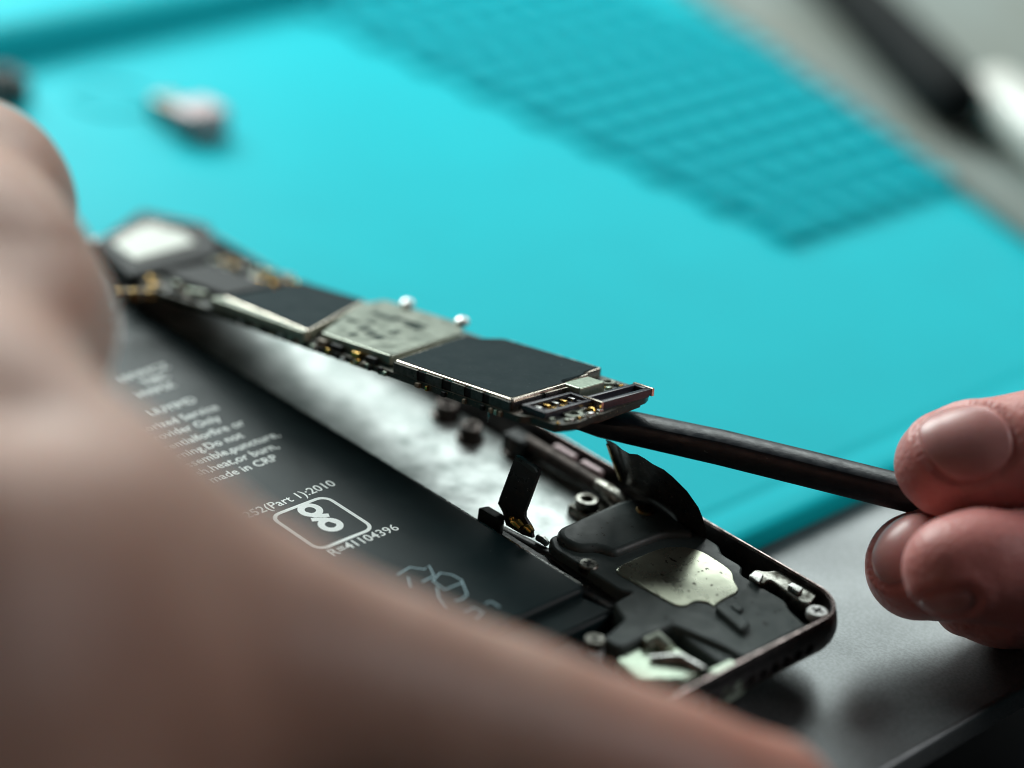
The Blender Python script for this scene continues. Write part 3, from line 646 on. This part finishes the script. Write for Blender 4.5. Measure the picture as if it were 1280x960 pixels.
# ------------------------------------------------------------------ small loose parts on the mat
lp = thing('loose_part', 'small pinkish metal part with a dark end lying on the mat', 'part', tuple(onz((235,165),0)))
c_ = onz((248,165), 0)
build(MB().bprism([(c_[0]+x, c_[1]+y) for x, y in rrect(-4.2,4,-4.6,4.6,2.2)], 0.02, 5.0, 1.4, 4), 'body', 'pink_metal', lp)
c2_ = onz((212,148), 0)
build(MB().bprism([(c2_[0]+x, c2_[1]+y) for x, y in rrect(-3.6,3.6,-2.4,2.4,1.2)], 0.02, 3.6, 0.8, 3), 'dark_end', 'dirty_steel', lp)
lp2 = thing('loose_part', 'small dark metal part lying on the mat beside the knuckle', 'part', tuple(onz((4,118),0)))
c_ = onz((4,122), 0)
build(MB().bprism([(c_[0]+x, c_[1]+y) for x, y in rrect(-4,4,-4,4,2)], 0.02, 4.2, 1.0, 3), 'body', 'plastic_grey', lp2)
build(MB().lathe(c_[0], c_[1], [(2.6,4.0),(2.6,4.9),(2.2,5.2),(0.2,5.2)], 20), 'cap', 'chip_dark', lp2)

# ------------------------------------------------------------------ hands: smooth union of tapered capsules, meshed once
def rcone(Pt, a, b, r1, r2):
    a = a.astype(np.float32); b = b.astype(np.float32)
    ba = b-a; l2 = float(ba@ba); pa = Pt-a
    h = np.clip((pa@ba)/l2, 0, 1)
    d = pa-h[:,None]*ba
    return np.sqrt((d*d).sum(1))-(r1+(r2-r1)*h)
def smin(a, b, k):
    h = np.maximum(k-np.abs(a-b), 0)/k
    return np.minimum(a, b)-h*h*k*0.25
def hand_sdf(Pt, spec):
    Pt = Pt.astype(np.float32); tot = None
    for chain, kin, kjoin in spec:
        d = None
        for (a, r1), (b, r2) in zip(chain, chain[1:]):
            e = rcone(Pt, a, b, r1, r2); d = e if d is None else smin(d, e, kin)
        tot = d if tot is None else smin(tot, d, kjoin)
    return tot
def isosurface(f, lo, hi, h):
    ax = [np.arange(lo[i], hi[i]+h, h) for i in range(3)]; nx, ny, nz = map(len, ax)
    V = np.empty((nx,ny,nz), np.float32)
    Y, Z = np.meshgrid(ax[1], ax[2], indexing='ij')
    for s in range(0, nx, 8):
        e = min(nx, s+8)
        pts = np.empty((e-s, ny, nz, 3), np.float32); pts[...,0] = ax[0][s:e,None,None]; pts[...,1] = Y; pts[...,2] = Z
        V[s:e] = f(pts.reshape(-1,3)).reshape(e-s, ny, nz)
    ins = V < 0
    idx = -np.ones((nx-1,ny-1,nz-1), np.int64)
    cnt = sum(ins[i:nx-1+i, j:ny-1+j, k:nz-1+k].astype(np.int8) for i in (0,1) for j in (0,1) for k in (0,1))
    act = (cnt > 0) & (cnt < 8); idx[act] = np.arange(act.sum())
    I, J, K = np.nonzero(act)
    verts = np.stack([lo[0]+(I+0.5)*h, lo[1]+(J+0.5)*h, lo[2]+(K+0.5)*h], 1).astype(np.float32)
    faces = []
    for axis in range(3):
        a = [slice(None)]*3; b = [slice(None)]*3; a[axis] = slice(0,-1); b[axis] = slice(1,None)
        A_, B_ = ins[tuple(a)], ins[tuple(b)]
        I, J, K = np.nonzero(A_ != B_); flip = A_[I,J,K]
        o1, o2 = [(1,2),(2,0),(0,1)][axis]
        base = np.stack([I,J,K], 1)
        ok = (base[:,o1] > 0) & (base[:,o2] > 0) & (base[:,o1] < [nx,ny,nz][o1]-1) & (base[:,o2] < [nx,ny,nz][o2]-1)
        base = base[ok]; flip = flip[ok]
        q = []
        for d1, d2 in ((-1,-1),(0,-1),(0,0),(-1,0)):
            t = base.copy(); t[:,o1] += d1; t[:,o2] += d2; q.append(idx[t[:,0],t[:,1],t[:,2]])
        q = np.stack(q, 1); q[~flip] = q[~flip][:,::-1]; faces.append(q)
    F = np.concatenate(faces)
    def grad(p, e=0.05):
        g = np.empty_like(p)
        for i in range(3):
            d = np.zeros(3, np.float32); d[i] = e; g[:,i] = (f(p+d)-f(p-d))/(2*e)
        return g
    for _ in range(5):
        g = grad(verts); verts = verts-(f(verts)/np.maximum((g*g).sum(1), 0.2))[:,None]*g
    return verts, F, grad
def trace(f, q, t0=200.0, t1=420.0):
    v = ray(q); L_ = np.linalg.norm(v); t = t0
    for _ in range(160):
        d = float(f((CAM+v*t)[None])[0])
        if d < 0.004: return CAM+v*t
        t += d/L_*0.9
        if t > t1: return None
    return CAM+v*t
def make_hand(name, label, spec, h, skinmat, lo, hi, detail=None, origin=None):
    f = lambda p: hand_sdf(p, spec)
    V, F, grad = isosurface(f, lo, hi, h)
    if detail is not None:
        g = grad(V); g /= np.linalg.norm(g, axis=1)[:,None]+1e-9
        V = V+g*detail(V)[:,None]
    root = thing(name, label, 'hand', origin)
    me = bpy.data.meshes.new('body'); me.from_pydata(((V-np.array(origin))*MM).tolist(), [], F.tolist()); me.update()
    for p in me.polygons: p.use_smooth = True
    me.materials.append(MATS[skinmat])
    o = bpy.data.objects.new('body', me); COL.objects.link(o); o.parent = root; o['_M'] = list(root['_M'])
    return root, f
def chain_sdf(c): return lambda p: hand_sdf(np.asarray(p), [c])
def nail(f, quad, lift, parent, nu=22, nv=20, th=0.35, bulge=0.15):
    """nail plate: quad = image corners (free edge a->b, cuticle d->c); lies on the finger surface"""
    a, b, c, d = [np.array(t, float) for t in quad]; top = []; 
    G = np.zeros((nu+1, nv+1, 3)); ok = True
    cen = None; Nn = None
    for i in range(nu+1):
        for j in range(nv+1):
            u = 2*i/nu-1; v = 2*j/nv-1
            # squircle mapping of the square onto a rounded shape
            uu = u*math.sqrt(1-0.47*v*v); vv = v*math.sqrt(1-0.44*u*u)
            s, t = (uu+1)/2, (vv+1)/2
            q = (a*(1-s)+b*s)*(1-t)+(d*(1-s)+c*s)*t
            p = trace(f, q)
            if p is None: p = G[i-1,j] if i else G[i,j-1]
            e = 0.1; g = np.array([float(f((p+np.eye(3)[k]*e)[None])[0]-f((p-np.eye(3)[k]*e)[None])[0]) for k in range(3)]); g /= np.linalg.norm(g)
            edge = max(abs(u), abs(v))
            G[i,j] = p+g*(lift+bulge*(1-edge**4))
    vs = G.reshape(-1,3).tolist(); fs = []
    for i in range(nu):
        for j in range(nv): k = i*(nv+1)+j; fs.append((k, k+1, k+nv+2, k+nv+1))
    o = build(MB().add(vs, fs), 'nail', 'nail', parent, smooth=60)
    # press a shallow fold into the skin round the nail
    body = [c for c in parent.children if c.name.startswith('body')][0].data
    co = np.empty(len(body.vertices)*3, np.float32); body.vertices.foreach_get('co', co); co = co.reshape(-1,3)
    nr = np.empty(len(body.vertices)*3, np.float32); body.vertices.foreach_get('normal', nr); nr = nr.reshape(-1,3)
    org = np.array(parent['_M']).reshape(4,4)[:3,3]
    ring = np.concatenate([G[0], G[-1], G[:,0], G[:,-1]])*MM-org
    near = np.nonzero(((co-ring.mean(0))**2).sum(1) < 0.016**2)[0]
    if len(near):
        dd = np.sqrt(((co[near][:,None]-ring[None])**2).sum(2)).min(1)*1000
        dn = np.sqrt(((co[near][:,None]-(G.reshape(-1,3)*MM-org)[None])**2).sum(2)).min(1)*1000
        t_ = np.clip((1.1-dn)/0.8, 0, 1); t_ = t_*t_*(3-2*t_)
        off = -0.24*t_+(1-t_)*0.28*np.exp(-((dd-1.5)/0.9)**2)
        co[near] += nr[near]*off[:,None]*MM
        body.vertices.foreach_set('co', co.ravel()); body.update()
    md = o.modifiers.new('thick', 'SOLIDIFY'); md.thickness = th*MM; md.offset = 0
    return o

# left hand: thumb along the near side, knuckle and web at the left
W_ = P(-420, 1000, 215)
lspec = [
 ([(W_+np.array([-30,-60,10]), 29), (W_, 27), (P(-150,880,228), 24), (P(-76,690,245), 20), (P(-74,420,278), 16.5), (P(-56,268,304), 13.0)], 12, 1),       # heel, web, index knuckle
 ([(P(-150,900,228), 22), (P(30,858,238), 16.0), (P(330,862,250), 12.2), (P(480,906,256), 11.5), (P(640,954,262), 10.8), (P(790,1002,268), 10.2), (P(946,1022,273), 9.2)], 8, 22),   # thumb
 ([(P(-56,268,304), 13.0), (P(-330,330,330), 10), (np.array([-147.,-6.,24.]), 8.6), (np.array([-146.,8.,9.]), 7.4)], 5, 6),                               # index
 ([(P(-140,820,228), 22), (P(-330,420,275), 16), (P(-420,300,300), 12.5), (np.array([-170.,-20.,38.]), 10), (np.array([-160.,-14.,10.]), 7.8)], 6, 7),     # middle
 ([(W_, 24), (P(-560,520,262), 15), (P(-620,400,290), 11.5), (np.array([-165.,-52.,34.]), 9), (np.array([-150.,-46.,8.]), 7.4)], 6, 6),                      # ring
 ([(W_, 22), (P(-700,640,250), 14), (P(-760,560,275), 10), (np.array([-150.,-84.,26.]), 8), (np.array([-132.,-78.,6.]), 6.6)], 6, 6),                        # little
]
allp = np.array([p for ch in lspec for p, r in ch[0]]); lo = allp.min(0)-34; hi = allp.max(0)+34
crease = [(P(20,288,298), np.array([1,0.35,0]), 9)]
def ldetail(V):
    d = np.zeros(len(V))
    # knuckle folds: shallow grooves running across the index knuckle
    X = V-CAM; dep = X@CF; px = 640+FPX*(X@CR)/dep; py = 480-FPX*(X@CU)/dep
    for y0_, amp, wd in ((292,0.55,16),(322,0.25,12),(262,0.2,10),(470,4.2,62)):
        d -= amp*np.exp(-((py-y0_-0.12*px)/wd)**2)*np.exp(-((px-10)/150)**2)
    return d
lh, lf = make_hand('left_hand', 'left hand in soft focus bracing the phone with its thumb', lspec, 1.6, 'skin_left', lo, hi, ldetail, tuple(P(-140,860,228)))

# right hand: pinches the stick between the upper thumb and curled fingers below
rspec = [
 ([(P(1900,620,352), 27), (P(1740,640,345), 25), (P(1600,650,343), 20)], 10, 1),                                                    # wrist and palm
 ([(P(1180,580,327), 6.35), (P(1225,574,327), 7.0), (P(1300,566,327), 7.5), (P(1400,540,329), 8.2), (P(1520,560,333), 10.5), (P(1650,620,342), 14)], 3, 8),   # upper digit
 ([(P(1188,709,317), 6.0), (P(1225,707,318), 6.5), (P(1300,715,320), 7.2), (P(1420,730,324), 8.0), (P(1600,700,335), 10)], 3, 0.5),  # front finger below
 ([(P(1148,709,331), 6.9), (P(1200,700,333), 7.3), (P(1300,700,340), 7.8), (P(1440,690,346), 9.0), (P(1620,660,348), 12)], 3, 0.5),  # finger behind it
 ([(P(1206,757,334), 4.0), (P(1250,756,336), 5.0), (P(1330,760,342), 6.8), (P(1480,750,348), 8), (P(1640,690,350), 11)], 3, 0.5),    # lowest finger
]
allp = np.array([p for ch in rspec for p, r in ch[0][:4]]); 
allp = np.array([p for ch in rspec for p, r in ch[0]]); lo = allp.min(0)-29; hi = allp.max(0)+29
rh, rf = make_hand('right_hand', 'right hand pinching the black pry stick between finger and thumb', rspec, 0.6, 'skin_right', lo, hi, None, tuple(P(1600,680,340)))
nail(chain_sdf(rspec[1]), [(1126,528),(1194,616),(1280,572),(1240,494)], -0.12, rh, bulge=0.3)
nail(chain_sdf(rspec[3]), [(1136,630),(1078,694),(1116,746),(1200,664)], -0.06, rh, bulge=0.3)
nail(chain_sdf(rspec[2]), [(1142,750),(1160,766),(1215,768),(1220,734)], -0.1, rh, bulge=0.25)

for o in list(bpy.data.objects):
    if '_M' in o.keys(): del o['_M']
